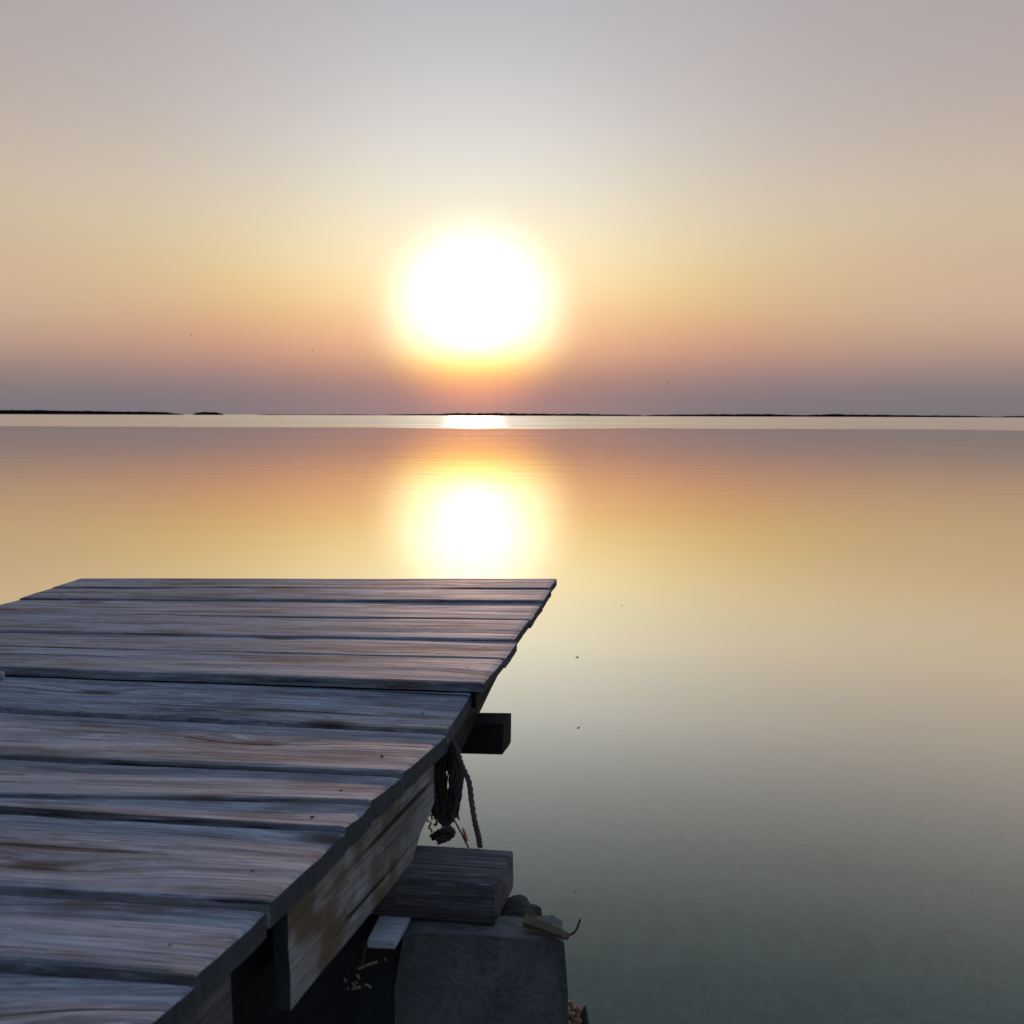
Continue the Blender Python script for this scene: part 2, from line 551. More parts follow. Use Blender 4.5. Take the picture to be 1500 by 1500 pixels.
def water_mat():
    m_, g = new_mat("lake_water")
    geo = g.n('ShaderNodeNewGeometry')
    P = geo.outputs['Position']
    sp = g.n('ShaderNodeSeparateXYZ')
    g.put(sp.inputs[0], P)
    # wind-ruffled water begins some eighty metres out
    edge = g.noise(g.mapping(P, (.035, .02, 1)), 1.0, 6, .62)
    yy = g.math('ADD', sp.outputs['Y'], g.math('MULTIPLY', g.math('SUBTRACT', edge, .5), 40.0))
    yy = g.math('SUBTRACT', yy, g.mrange(sp.outputs['X'], 10, 45, 0, -6))
    ruf = g.mrange(yy, 75, 96, 0, 1, smooth=True)
    cat = g.noise(g.mapping(P, (.02, .045, 1), loc=(3, 8, 0)), 1.0, 4, .6)
    ruf = g.math('MULTIPLY', ruf, g.mrange(cat, .35, .6, .8, 1.0))
    # low swell and tiny wrinkles on the calm part
    sw = g.noise(g.mapping(P, (.42, 1.7, 1), rot=(0, 0, R(3))), 1.0, 2, .45)
    rp = g.noise(g.mapping(P, (1.3, 5.0, 1), rot=(0, 0, R(-4))), 1.0, 2, .5)
    patch = g.noise(g.mapping(P, (.05, .16, 1)), 1.0, 2, .5)
    dist_amt = g.mrange(sp.outputs['Y'], 7, 26, .10, 1.0, smooth=True)
    h = g.math('MULTIPLY', sw, .0032)
    h = g.math('ADD', h, g.math('MULTIPLY', g.math('MULTIPLY', rp, .0016), g.mrange(patch, .35, .65, .2, 1.0)))
    dist_amt = g.math('ADD', dist_amt, g.mrange(sp.outputs['Y'], 24, 60, 0, 1.6, smooth=True))
    h = g.math('MULTIPLY', h, dist_amt)
    bp = g.n('ShaderNodeBump')
    bp.inputs['Strength'].default_value = 1.0
    bp.inputs['Distance'].default_value = 1.0
    g.put(bp.inputs['Height'], h)
    Nn = bp.outputs[0]
    cosv = g.vmath('DOT_PRODUCT', geo.outputs['Incoming'], (0, 0, 1))
    cosv = g.math('ABSOLUTE', cosv)
    fac = g.ramp(cosv, [(0, 1.0), (.03, .96), (.06, .87), (.09, .84), (.125, .86), (.16, .91), (.22, .93), (.285, .78), (.34, .53), (.395, .31), (.445, .17), (.49, .10), (.6, .03), (1, .02)], 'LINEAR')
    tint = g.ramp(cosv, [(0, (1, .97, .93)), (.05, (1, .955, .82)), (.10, (1, .945, .74)), (.15, (1, .95, .80)), (.19, (1, .97, .83)), (.22, (1, .97, .83)), (.32, (.96, .98, .87))])
    gl = g.n('ShaderNodeBsdfGlossy', distribution='BECKMANN')
    g.put(gl.inputs['Color'], g.mix(ruf, tint, (.69, .70, .74)))
    g.put(gl.inputs['Roughness'], g.math('ADD', .012, g.math('MULTIPLY', ruf, .34)))
    g.put(gl.inputs['Normal'], Nn)
    tr = g.n('ShaderNodeBsdfTransparent')
    g.put(tr.inputs[0], (.80, .91, .85, 1))
    mx = g.n('ShaderNodeMixShader')
    g.put(mx.inputs[0], fac)
    m_.node_tree.links.new(tr.outputs[0], mx.inputs[1])
    m_.node_tree.links.new(gl.outputs[0], mx.inputs[2])
    o = g.n('ShaderNodeOutputMaterial')
    m_.node_tree.links.new(mx.outputs[0], o.inputs[0])
    return m_


def bed_mat():
    m_, g = new_mat("lake_bed")
    geo = g.n('ShaderNodeNewGeometry')
    P = geo.outputs['Position']
    n1 = g.noise(P, 1.1, 5, .6)
    n2 = g.noise(P, 18, 5, .75)
    vo = g.n('ShaderNodeTexVoronoi', feature='F1')
    g.put(vo.inputs['Vector'], P)
    g.put(vo.inputs['Scale'], 26.0)
    c = g.mix(g.mrange(n1, .35, .65), (.08, .118, .093), (.115, .155, .125))
    c = g.mix(g.mrange(n2, .48, .72, 0, .55), c, (.18, .24, .18))
    c = g.mix(g.mrange(n2, .46, .30, 0, .6), c, (.055, .065, .05))
    c = g.mix(g.mrange(vo.outputs['Distance'], .1, .5, .35, 0), c, (.065, .075, .06))
    bs = g.n('ShaderNodeBsdfDiffuse')
    g.put(bs.inputs[0], c)
    o = g.n('ShaderNodeOutputMaterial')
    m_.node_tree.links.new(bs.outputs[0], o.inputs[0])
    return m_


M_WATER = water_mat()
M_BED = bed_mat()

# ------------------------------------------------------------------ setting: water, bed, far shores
bm = bmesh.new()
xs = [-30000, -3000, -300, -40, 40, 300, 3000, 30000]
ys = [-3000, -300, -20, 60, 300, 3000, 40000]
V = [[bm.verts.new((x, y, 0)) for y in ys] for x in xs]
for i in range(len(xs) - 1):
    for j in range(len(ys) - 1):
        bm.faces.new((V[i][j], V[i + 1][j], V[i + 1][j + 1], V[i][j + 1]))
tag(link("water", bm, M_WATER, smooth=False), kind='structure')
bm = bmesh.new()
rng = [-3000, -60, -20, -6, -2, 0, 2, 4, 6, 10, 20, 60, 3000]
V = [[bm.verts.new((x, y, -0.42 + 0.05 * N3(x * .3, y * .3, 0))) for y in rng] for x in rng]
for i in range(len(rng) - 1):
    for j in range(len(rng) - 1):
        bm.faces.new((V[i][j], V[i + 1][j], V[i + 1][j + 1], V[i][j + 1]))
tag(link("lake_bed", bm, M_BED), kind='structure')


def island(name, x0, x1, prof, dist, depth, seed, label):
    """low scrubby island: prof = list of (px, height in px) along its length"""
    step = 1.5
    n = max(int((x1 - x0) / step), 6)
    k = dist / F_PX
    bm = bmesh.new()
    rows = 9

    def hgt(px):
        for (a, ha), (b, hb) in zip(prof, prof[1:]):
            if a <= px <= b:
                t = (px - a) / (b - a)
                return ha + (hb - ha) * t
        return 0
    grid = []
    cx = ((x0 + x1) / 2 - 750) * k
    for i in range(n + 1):
        px = x0 + (x1 - x0) * i / n
        h = hgt(px) * k * 1.0
        row = []
        for j in range(rows):
            v = j / (rows - 1)
            bell = math.sin(math.pi * v) ** .6
            rag = 1 + .22 * N3(px * .11 + seed, v * 3, 1) + .16 * N3(px * .45 + seed, v * 6, 5)
            z = h * bell * rag - .4
            w = depth * (v - .5) * (0.5 + .5 * min(1, h / (3 * k) + .2))
            row.append(bm.verts.new(((px - 750) * k - cx, w + depth * .2 * N3(px * .05 + seed, 0, 2), z)))
        grid.append(row)
    for i in range(n):
        for j in range(rows - 1):
            bm.faces.new((grid[i][j], grid[i + 1][j], grid[i + 1][j + 1], grid[i][j + 1]))
    bmesh.ops.holes_fill(bm, edges=[e for e in bm.edges if e.is_boundary], sides=0)
    o = link(name, bm, M_LAND, None, (cx, dist, 0))
    tag(o, label, 'island', None, 'structure')
    return o


island("island", -420, 266, [(-420, 0), (-360, 5), (-100, 7), (0, 5.5), (55, 6.2), (110, 5.2), (180, 4.6), (235, 4.6), (255, 2.2), (266, 0)], 2100, 160, 1.0,
       "long low dark island at the left end of the horizon")
island("island", 286, 329, [(286, 0), (291, 3.6), (305, 4.4), (318, 4.0), (325, 2.2), (329, 0)], 2050, 50, 5.0,
       "tiny dark humped islet just right of the long left island")
island("shoreline", 372, 672, [(372, 0), (395, 1.2), (450, .9), (520, 1.3), (560, .9), (600, 2.0), (660, 2.4), (672, 0)], 3000, 200, 9.0,
       "hair thin strip of far shore left of the sun")
island("shoreline", 640, 955, [(640, 0), (652, 3.4), (720, 3.9), (800, 3.2), (850, 3.4), (885, 2.6), (930, 2.0), (955, 0)], 2800, 200, 14.0,
       "thin dark strip of shore beneath the sun")
island("shoreline", 930, 1478, [(930, 0), (960, 2.4), (1040, 3.4), (1120, 3.8), (1168, 2.8), (1190, 3.0), (1218, 4.6), (1240, 3.6), (1330, 3.0), (1420, 2.2), (1478, 0)], 2500, 180, 21.0,
       "long thin dark shore along the right half of the horizon")
island("shoreline", 1462, 1900, [(1462, 0), (1478, 2.0), (1560, 4), (1750, 5), (1900, 0)], 2600, 180, 27.0,
       "dark end of shore at the right edge of the photo")

# ------------------------------------------------------------------ jetty
ZN = 0.560          # top of the near section (crest of each board)
ZF = 0.579          # top of the raised far section
jetty = empty("wooden_jetty", U(420, 1200, 0.0))
tag(jetty, "weathered grey plank jetty running out over the calm water", "jetty")


def left_x(y, far):
    """left side of the jetty in plan"""
    a = U(123, 845, ZF)
    b = U(30, 875, ZF)
    s = (a.x - b.x) / (a.y - b.y)
    return a.x + (y - a.y) * s + (0 if far else 0.015)


def ext_left(pl, pr, far):
    """extend the line pr->pl to the left side of the jetty"""
    d = (pl - pr)
    t = 0
    for _ in range(20):
        p = pr + d * t
        t += (p.x - left_x(p.y, far)) / -d.x
    return pr + d * t


def plank(far_l, far_r, near_l, near_r, thick, seed, cup=0.0012, wob=0.0016, nu=90, nv=12, sag=0.0):
    cs = [Vector(c) for c in (far_l, far_r, near_r, near_l)]
    ctr = sum(cs, Vector()) / 4
    ax = (cs[2] - cs[3])
    rz = math.atan2(ax.y, ax.x)
    rot = Matrix.Rotation(-rz, 3, 'Z')
    L = [rot @ (c - ctr) for c in cs]
    bm = bmesh.new()

    def pt(u, v, top):
        # denser rows at the two long edges
        vv = v
        p = L[0] * (1 - u) * (1 - vv) + L[1] * u * (1 - vv) + L[2] * u * vv + L[3] * (1 - u) * vv
        p = p.copy()
        x = p.x
        # waney long edges
        ed = (abs(v - .5) * 2) ** 6
        p.y += ed * wob * (N3(x * 5 + seed, v * 3, 0) * 1.6 + N3(x * 22 + seed, v * 3, 4) * .7)
        # uneven sawn ends
        ue = max(0.0, (abs(u - .5) * 2 - .97) / .03)
        p.x += ue * (.0025 * N3(v * 1.6 + seed, seed, 3) + .0012 * N3(v * 12 + seed, seed, 8))
        z = cup * (4 * (v - .5) ** 2 - .5)
        z += .0018 * N3(x * 1.7 + seed, v * 1.2, 6) + .0011 * N3(x * 3.2 + seed, v * 9, 9)
        if top:
            p.z += z
            e = max(0.0, (abs(v - .5) * 2 - .955) / .045)
            p.z -= .0016 * e * e * (1 + .8 * N3(x * 9 + seed, v, 2))
            eu = max(0.0, (abs(u - .5) * 2 - .992) / .008)
            p.z -= .0015 * eu
        else:
            p.z += z - thick
        return p
    # remap v so rows crowd the edges
    def rv(v):
        return .5 - .5 * math.cos(math.pi * v) if True else v

    def ru(u):
        t = u * 2 - 1
        return .5 + .5 * math.copysign(abs(t) ** .6, t) if abs(t) > 0 else .5
    slab(bm, lambda u, v: pt(ru(u), rv(v), True), lambda u, v: pt(ru(u), rv(v), False), nu, nv)
    bm.normal_update()
    for f in bm.faces:
        if abs(f.normal.x) > .75:
            f.material_index = 1
    o = link("plank", bm, M_DECK, jetty, ctr, rz)
    o.data.materials.append(M_END)
    return o, ctr, rz, L


nail_me = None


def add_nails(pl, ctr, rz, L, spots):
    global nail_me
    if nail_me is None:
        b = bmesh.new()
        rings = []
        for zz, r_ in ((-.004, .0024), (.0002, .0026), (.0006, .0022), (.0009, .0010)):
            rings.append([b.verts.new((r_ * math.cos(k * math.pi / 4), r_ * math.sin(k * math.pi / 4), zz)) for k in range(8)])
        for a_, c_ in zip(rings, rings[1:]):
            for k in range(8):
                b.faces.new((a_[k], a_[(k + 1) % 8], c_[(k + 1) % 8], c_[k]))
        b.faces.new(rings[-1])
        nail_me = bpy.data.meshes.new("nail")
        b.to_mesh(nail_me)
        b.free()
        nail_me.materials.append(M_NAIL)
    for (u, v) in spots:
        p = L[0] * (1 - u) * (1 - v) + L[1] * u * (1 - v) + L[2] * u * v + L[3] * (1 - u) * v
        o = bpy.data.objects.new("nail", nail_me)
        COL.objects.link(o)
        o.parent = pl
        o.location = (p.x, p.y, p.z - .0004)


# near edge of each board as seen: (left point), (right point), thickness, drop of the far edge of the NEXT board, right end of next far edge
FAR = [  # far section, from the far end
    ((125, 846.5), (817, 847), None),
    ((78, 860), (806, 861.5), .0008),
    ((30, 875.5), (794, 880.5), .001),
    ((0, 897), (776, 908), .0045),
    ((0, 924), (754, 937), .0006),
    ((0, 946), (737, 964), .003),
    ((0, 977), (706, 1000.5), .0015),
]
prev = None
for i, (a, b, drop) in enumerate(FAR):
    nl = ext_left(U(*a, ZF), U(*b, ZF), True)
    nr = U(*b, ZF)
    if prev is not None:
        pl_, pr_ = prev
        gap = .004
        d = Vector((0, -1, 0)) * gap
        fl, fr = pl_ + d, pr_ + d
        jl, jr = random.uniform(-.002, .002), random.uniform(-.003, .006)
        fl = fl + Vector((jl, 0, -drop))
        fr = fr + Vector((jr, 0, -drop))
        nl2, nr2 = nl + Vector((jl, 0, 0)), nr + Vector((jr, 0, 0))
        o, c, rz, L = plank(fl, fr, nl2, nr2, .020 if i < 6 else .017, 10.3 * i + 2, cup=random.uniform(-.0005, .0015))
        add_nails(o, c, rz, L, [(.957, .4), (.06, .3), (.062, .7)])
    prev = (nl, nr)

NEAR = [
    None,
    ((0, 1036.5), (657, 1068.5), .001),
    ((0, 1104.5), (590, 1131.5), .0065),
    ((0, 1161.5), (544, 1171.5), .005),
    ((0, 1181.5), (508, 1210), .0045),
    ((0, 1295.5), (393, 1322.5), .006),
    ((0, 1407.5), (288, 1429), .006),
    ((0, 1560), (150, 1563), .0055),
    ((0, 1730), (0, 1730), .007),
]
# far edge of the first near board runs in under the raised section
far_edge = prev
prev = None
near_edge = []
for i, spec in enumerate(NEAR):
    if spec is None:
        nr = far_edge[1] + Vector((-.020, .012, ZN - ZF))
        nl = far_edge[0] + Vector((0, .012, ZN - ZF))
        near_edge.append(nr)
        prev = (nl, nr)
        continue
    a, b, drop = spec
    if i == len(NEAR) - 1:
        nr = prev[1] + Vector((-.05, -.17, 0))
        nl = prev[0] + Vector((-.02, -.17, 0))
    else:
        nr = U(*b, ZN)
        nl = ext_left(U(*a, ZN), nr, False)
    near_edge.append(nr)
    if prev is not None:
        pl_, pr_ = prev
        d = Vector((0, -.007, 0))
        jr = random.uniform(-.002, .002)
        fl = pl_ + d + Vector((random.uniform(-.01, .01), 0, -drop))
        fr = pr_ + d + Vector((jr, 0, -drop))
        o, c, rz, L = plank(fl, fr, nl, nr, .028, 31.7 * i + 5, cup=random.uniform(.0002, .0018))
        add_nails(o, c, rz, L, [(.952, .62), (.06, .3), (.062, .7)])
    prev = (nl, nr)

# side boards under the plank ends -------------------------------------------------
def side_board(name, mat, near_top, far_top, h_near, h_far, thick, seed, broken=False, parent=None, parts=24):
    """upright board; near_top / far_top are world points of its outer top edge"""
    a, b = Vector(near_top), Vector(far_top)
    ctr = (a + b) / 2
    ax = b - a
    rz = math.atan2(ax.y, ax.x)
    rot = Matrix.Rotation(-rz, 3, 'Z')
    A, Bp = rot @ (a - ctr), rot @ (b - ctr)
    bm = bmesh.new()

    def pt(u, v, outer):
        x = A.x + (Bp.x - A.x) * u
        top = A.z + (Bp.z - A.z) * u
        h = h_near + (h_far - h_near) * u
        if broken and u > .80:
            # the far lower corner has split away
            h *= 1 - .48 * ((u - .80) / .20) ** .7 + .07 * N3(u * 60, seed, 0)
        z = top - h * v
        y = 0 if outer else thick
        y += .0012 * N3(x * 4 + seed, z * 20, 0)
        z += .0015 * N3(x * 9 + seed, v * 3, 3) * (1 if v > .5 else .5)
        xx = x + (.004 * N3(v * 4, seed, 1) if u in (0, 1) else 0)
        if u == 0:
            xx += .004 * v
        return Vector((xx, y, z))
    slab(bm, lambda u, v: pt(u, v, True), lambda u, v: pt(u, v, False), parts, 6)
    bmesh.ops.recalc_face_normals(bm, faces=bm.faces)
    bm.normal_update()
    for f in bm.faces:
        if abs(f.normal.x) > .75:
            f.material_index = 1
    o = link(name, bm, mat, parent or jetty, ctr, rz)
    o.data.materials.append(M_END)
    return o


fb_n = U(421, 1336, ZN - .032)
fb_f = U(636, 1121, ZN - .032)
side_board("side_board", M_FASCIA, fb_n, fb_f, .114, .110, .018, 3.0, True)
# nearer side board, set back a little, ends in shade before the stained one
dn = (fb_f - fb_n).normalized()
nb_f = U(338, 1400, ZN - .033)
nb_n = nb_f - dn * .9
side_board("side_board", M_BEAM, nb_n, nb_f, .10, .10, .026, 8.0, False)
# long stringers carrying the boards, set in from the edge
inset = Vector((-.035, .004, 0))
sd = (near_edge[0] - near_edge[5]).normalized()
s0 = near_edge[0] - sd * 1.9 + inset
s1 = near_edge[0] + sd * .05 + inset


def stringer(p, q, w, z, h, mat, seed):
    d = (q - p).normalized()
    nrm = Vector((-d.y, d.x, 0)) * w
    P = Vector((p.x, p.y, z))
    Q = Vector((q.x, q.y, z))
    return beam("stringer", mat, jetty, P, Q, Q + nrm, P + nrm, h, nu=12, nv=2, seed=seed)


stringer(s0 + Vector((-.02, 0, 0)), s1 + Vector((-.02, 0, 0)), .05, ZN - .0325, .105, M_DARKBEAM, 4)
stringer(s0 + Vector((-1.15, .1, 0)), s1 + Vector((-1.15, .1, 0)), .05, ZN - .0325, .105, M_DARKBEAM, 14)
# dark strip added under the raised panel to keep its gap black
ba, bb = far_edge
bd = (bb - ba).normalized()
bn = Vector((-bd.y, bd.x, 0))
o_ = Vector((0, 0, -.0195))
beam("gap_strip", M_DARKBEAM, jetty, ba + bn * .007 + bd * .02 + o_, bb + bn * .007 - bd * .012 + o_, bb + bn * .05 - bd * .012 + o_, ba + bn * .05 + bd * .02 + o_, .030, nu=20, nv=2, seed=44, wob=.001, rnd=.001)
f0 = U(706, 1000.5, ZF)
f1 = U(817, 847, ZF)
fd = (f1 - f0).normalized()
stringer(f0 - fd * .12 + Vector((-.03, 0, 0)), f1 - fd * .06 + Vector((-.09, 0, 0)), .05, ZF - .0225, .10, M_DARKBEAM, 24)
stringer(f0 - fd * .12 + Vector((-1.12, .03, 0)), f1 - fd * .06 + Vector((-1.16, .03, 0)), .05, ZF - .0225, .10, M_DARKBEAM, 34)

# cross timbers --------------------------------------------------------------------
zt = ZN - .142
# near timber on the block
bl, br_ = U(620, 1237, zt), U(752, 1245, zt)
fl_, fr_ = U(600, 1282, zt), U(726, 1297.5, zt)
ext = (bl - br_).normalized()
beam("cross_timber", M_BEAM, jetty, fl_ + ext * 1.25, fr_, br_, bl + ext * 1.25, .058, nu=40, nv=5, seed=51, wob=.003, rnd=.005)
zt2 = ZN - .098
bl, br_ = U(640, 1042, zt2), U(749, 1044, zt2)
fl_, fr_ = U(640, 1058.5, zt2), U(737, 1061, zt2)
ext = (bl - br_).normalized()
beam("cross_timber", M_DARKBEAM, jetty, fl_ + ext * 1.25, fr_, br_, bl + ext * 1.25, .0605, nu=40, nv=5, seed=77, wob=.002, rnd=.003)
# posts under the far end and the far side
def post(x, y, ztop, w, mat, seed):
    P = [Vector((x - w, y - w, ztop)), Vector((x + w, y - w, ztop)), Vector((x + w, y + w, ztop)), Vector((x - w, y + w, ztop))]
    return beam("post", mat, jetty, P[0], P[1], P[2], P[3], ztop + .50, nu=3, nv=3, seed=seed)


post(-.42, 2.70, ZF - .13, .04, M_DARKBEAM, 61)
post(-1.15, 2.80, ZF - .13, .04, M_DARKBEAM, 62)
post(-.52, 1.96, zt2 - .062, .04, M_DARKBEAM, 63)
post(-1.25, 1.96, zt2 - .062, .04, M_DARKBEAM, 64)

# ------------------------------------------------------------------ concrete footing etc.
zb = zt - .060


def rough_block(name, mat, p_fl, p_fr, depth, ztop, zbot, seed, bulge=.006, label=None, cat=None, nu=14, nv=10, flare=0.0):
    a, b = Vector(p_fl), Vector(p_fr)
    ax = (b - a)
    L_ = ax.length
    rz = math.atan2(ax.y, ax.x)
    ctr = (a + b) / 2
    ctr.z = zbot
    bm = bmesh.new()
    bmesh.ops.create_cube(bm, size=1.0)
    bmesh.ops.subdivide_edges(bm, edges=bm.edges, cuts=10, use_grid_fill=True)
    hh = ztop - zbot
    for v in bm.verts:
        x, y, z = v.co
        fl = 1 + flare * (.5 - z)
        p = Vector((x * L_ * fl, (y + .5) * depth, (z + .5) * hh))
        # worn arrises
        cx, cy, cz = abs(x) * 2, abs(y) * 2, abs(z) * 2
        m2 = sorted((cx, cy, cz))[1]
        if m2 > .99:
            k = .008 + .010 * max(0, N3(p.x * 18 + seed, p.y * 18, p.z * 18))
            p.x -= math.copysign(k if cx > .99 else 0, x)
            p.y -= math.copysign(k if cy > .99 else 0, y)
            p.z -= math.copysign(k if cz > .99 else 0, z)
        q = p * 9
        p += Vector((N3(q.x + seed, q.y, q.z), N3(q.x, q.y + seed, q.z), N3(q.x, q.y, q.z + seed))) * bulge
        q = p * 35
        p += Vector((N3(q.x + seed, q.y, q.z), N3(q.x, q.y + seed, q.z), N3(q.x, q.y, q.z + seed))) * bulge * .35
        v.co = p
    o = link(name, bm, mat, None, ctr, rz)
    if label:
        tag(o, label, cat)
    return o


b_l = U(578, 1374, zb)
b_r = U(834, 1375, zb)
rough_block("concrete_block", M_CONCRETE, b_l, b_r, .075, zb, -.46, 2.0, label="dark grey concrete footing block under the end of the timber", cat="concrete block", flare=.05)
# black block filling the gap under the deck; the shade is in its colour
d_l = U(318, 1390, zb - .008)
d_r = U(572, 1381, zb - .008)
rough_block("concrete_block", M_DARKCONC, d_l, d_r + Vector((.03, .012, 0)), .30, zb - .008, -.46, 6.0, label="black footing block filling in the under-deck shade below the stained side board", cat="concrete block")
# pale board lying on it
w0, w1, w2, w3 = U(538, 1377, zb + .004), U(578, 1379, zb + .004), U(602, 1341, zb + .004), U(556, 1341, zb + .004)
for p in (w2, w3):
    pass
o = beam("pale_board", M_PALE, None, w0, w1, w2, w3, .011, nu=6, nv=5, seed=88, wob=.001, rnd=.0015)
tag(o, "short pale grey board on the footing under the timber", "board")

# mortar lump, strap and hooked wire on top of the block
def lump(name, mat, c, r, squash, seed, label, cat, amp=.25, sub=3, rot=0.0, boxy=1.0):
    bm = bmesh.new()
    bmesh.ops.create_icosphere(bm, subdivisions=sub, radius=1)
    for v in bm.verts:
        d = v.co.normalized()
        k = 1 + amp * N3(d.x * 1.5 + seed, d.y * 1.5, d.z * 1.5) + amp * .4 * N3(d.x * 5 + seed, d.y * 5, d.z * 5)
        if boxy != 1.0:
            mx = max(abs(d.x), abs(d.y), abs(d.z))
            d = d.lerp(d / mx, boxy)
        v.co = Vector((d.x * squash[0], d.y * squash[1], d.z * squash[2])) * r * k
    o = link(name, bm, mat, None, c, rot)
    tag(o, label, cat)
    return o


lc = UY(759, 1344, 1.42)
lump("mortar_lump", M_LICHEN, lc, .028, (1.05, .9, .95), 4.0, "mossy brown lump wedged beside the end of the near timber", "stone", .35)
p0 = U(776, 1350, zb + .012)
bm = bmesh.new()
pts = [U(768, 1344, zb + .016), U(780, 1349, zb + .013), U(800, 1357, zb + .010), U(818, 1365, zb + .007), U(833, 1371.5, zb + .004)]
pp = spline(pts, 3)
T, Bq = [], []
for i, p in enumerate(pp):
    t = i / (len(pp) - 1)
    w = .013 * (1 - .6 * t)
    T.append([bm.verts.new(p - p0 + Vector((-.002, -w, 0))), bm.verts.new(p - p0 + Vector((.002, w, .001)))])
    Bq.append([bm.verts.new(p - p0 + Vector((-.002, -w, -.007 + .004 * t))), bm.verts.new(p - p0 + Vector((.002, w, -.006 + .003 * t)))])
for i in range(len(pp) - 1):
    bm.faces.new((T[i][0], T[i + 1][0], T[i + 1][1], T[i][1]))
    bm.faces.new((Bq[i][0], Bq[i][1], Bq[i + 1][1], Bq[i + 1][0]))
    bm.faces.new((T[i][0], Bq[i][0], Bq[i + 1][0], T[i + 1][0]))
    bm.faces.new((T[i][1], T[i + 1][1], Bq[i + 1][1], Bq[i][1]))
bm.faces.new((T[0][0], T[0][1], Bq[0][1], Bq[0][0]))
bm.faces.new((T[-1][0], Bq[-1][0], Bq[-1][1], T[-1][1]))
tag(link("rusty_strap", bm, M_STRAP, None, p0), "rusty ochre strap lying across the top corner of the concrete block", "strap")
bm = bmesh.new()
w0 = UY(800, 1360, 1.39)
tube(bm, [p - w0 for p in spline([UY(796, 1357, 1.40), UY(812, 1364, 1.39), UY(826, 1369, 1.38), UY(838, 1368, 1.37), UY(845, 1360, 1.37), UY(850, 1346, 1.37)], 5)], .0024, 6, taper=lambda t: 1 - .45 * t)
tag(link("bent_wire", bm, M_WIRE, None, w0), "thin dark wire hooking up off the block's right corner", "wire")
# seaweed and stone at the foot of the block
c = UY(849, 1486, 1.36)
lump("rock", M_ROCK, UY(851, 1500, 1.40) - Vector((0, 0, .17)), .019, (.85, 1.0, 9.6), 11.0, "dark wet stone against the right foot of the block", "rock", .18, 4, 0.0, .6)
bm = bmesh.new()
for k in range(26):
    q = Vector((random.gauss(-.006, .0055), random.gauss(-.004, .005), random.uniform(-.024, .020)))
    mm = Matrix.Translation(q)
    res = bmesh.ops.create_icosphere(bm, subdivisions=1, radius=random.uniform(.0028, .0058), matrix=mm)
tag(link("seaweed", bm, M_WEED, None, UY(843, 1482, 1.36)), "orange brown knobbly seaweed clinging to the right foot of the block", "seaweed")

# ------------------------------------------------------------------ hanging rope coil
def P3(px, py, y):
    return UY(px, py, y)


rope = empty("rope_coil", UY(655, 1150, 1.66))
tag(rope, "dark rope hung in loops from the jetty edge above the timber", "rope")


def rope_strand(bm, pts, rad):
    """three twisted strands"""
    n = len(pts)
    for s in range(3):
        out_ = []
        for i, p in enumerate(pts):
            t = (pts[min(i + 1, n - 1)] - pts[max(i - 1, 0)]).normalized()
            a = t.cross(Vector((.3, 1, .2))).normalized()
            b = t.cross(a)
            ang = i * .55 + s * 2 * math.pi / 3
            out_.append(p + (a * math.cos(ang) + b * math.sin(ang)) * rad * .5)
        tube(bm, out_, rad * .58, 6)


loops = [
    [(648, 1083), (638, 1110), (637, 1150), (641, 1190), (652, 1207), (662, 1196), (668, 1160), (664, 1115), (654, 1083)],
    [(652, 1081), (643, 1115), (643, 1160), (648, 1198), (657, 1204), (667, 1188), (674, 1150), (669, 1110), (659, 1083)],
    [(656, 1081), (650, 1120), (652, 1165), (658, 1192), (665, 1186), (671, 1160), (676, 1135), (670, 1105), (663, 1082)],
    [(645, 1086), (633, 1120), (631, 1160), (635, 1188), (645, 1200), (655, 1190), (661, 1150), (659, 1112), (651, 1084)],
    [(651, 1082), (648, 1130), (651, 1180), (654, 1196), (660, 1180), (664, 1140), (661, 1105), (657, 1083)],
]
for k, lp in enumerate(loops):
    bm = bmesh.new()
    pts = [P3(x, y, 1.655 + .012 * k + .012 * math.sin(i * 1.1 + k)) for i, (x, y) in enumerate(lp)]
    ctr = sum(pts, Vector()) / len(pts)
    rope_strand(bm, [p - ctr for p in spline(pts, 10)], .0052)
    link("loop", bm, M_ROPE, rope, ctr)
# loose yarns hanging among the loops
for k in range(9):
    bm = bmesh.new()
    x0 = 640 + k * 3.6
    pts = [P3(x0 + 6, 1086 + random.uniform(0, 10), 1.65), P3(x0 + random.uniform(-4, 4), 1130, 1.655), P3(x0 + random.uniform(-6, 5), 1175, 1.65),
           P3(x0 + random.uniform(-4, 8), 1196 + random.uniform(0, 12), 1.645)]
    tube(bm, [p - pts[1] for p in spline(pts, 6)], .0014, 5)
    link("yarn", bm, M_ROPE, rope, pts[1])
# the free tail standing off the timber
bm = bmesh.new()
pts = [P3(660, 1081, 1.64), P3(670, 1100, 1.61), P3(677, 1122, 1.58), P3(687, 1145, 1.55), P3(691, 1175, 1.52), P3(696, 1205, 1.49), P3(701, 1225, 1.475), P3(703, 1241, 1.465)]
ctr = pts[3]
rope_strand(bm, [p - ctr for p in spline(pts, 12)], .0043)
link("tail", bm, M_ROPE, rope, ctr)
# turned end lying on the timber
bm = bmesh.new()
pts = [P3(634, 1226, 1.53), P3(645, 1219, 1.51), P3(657, 1215, 1.50), P3(662, 1220, 1.50), P3(655, 1227, 1.50), P3(641, 1232, 1.50)]
rope_strand(bm, [p - pts[2] for p in spline(pts, 8)], .0058)
link("end_loop", bm, M_ROPE, rope, pts[2])
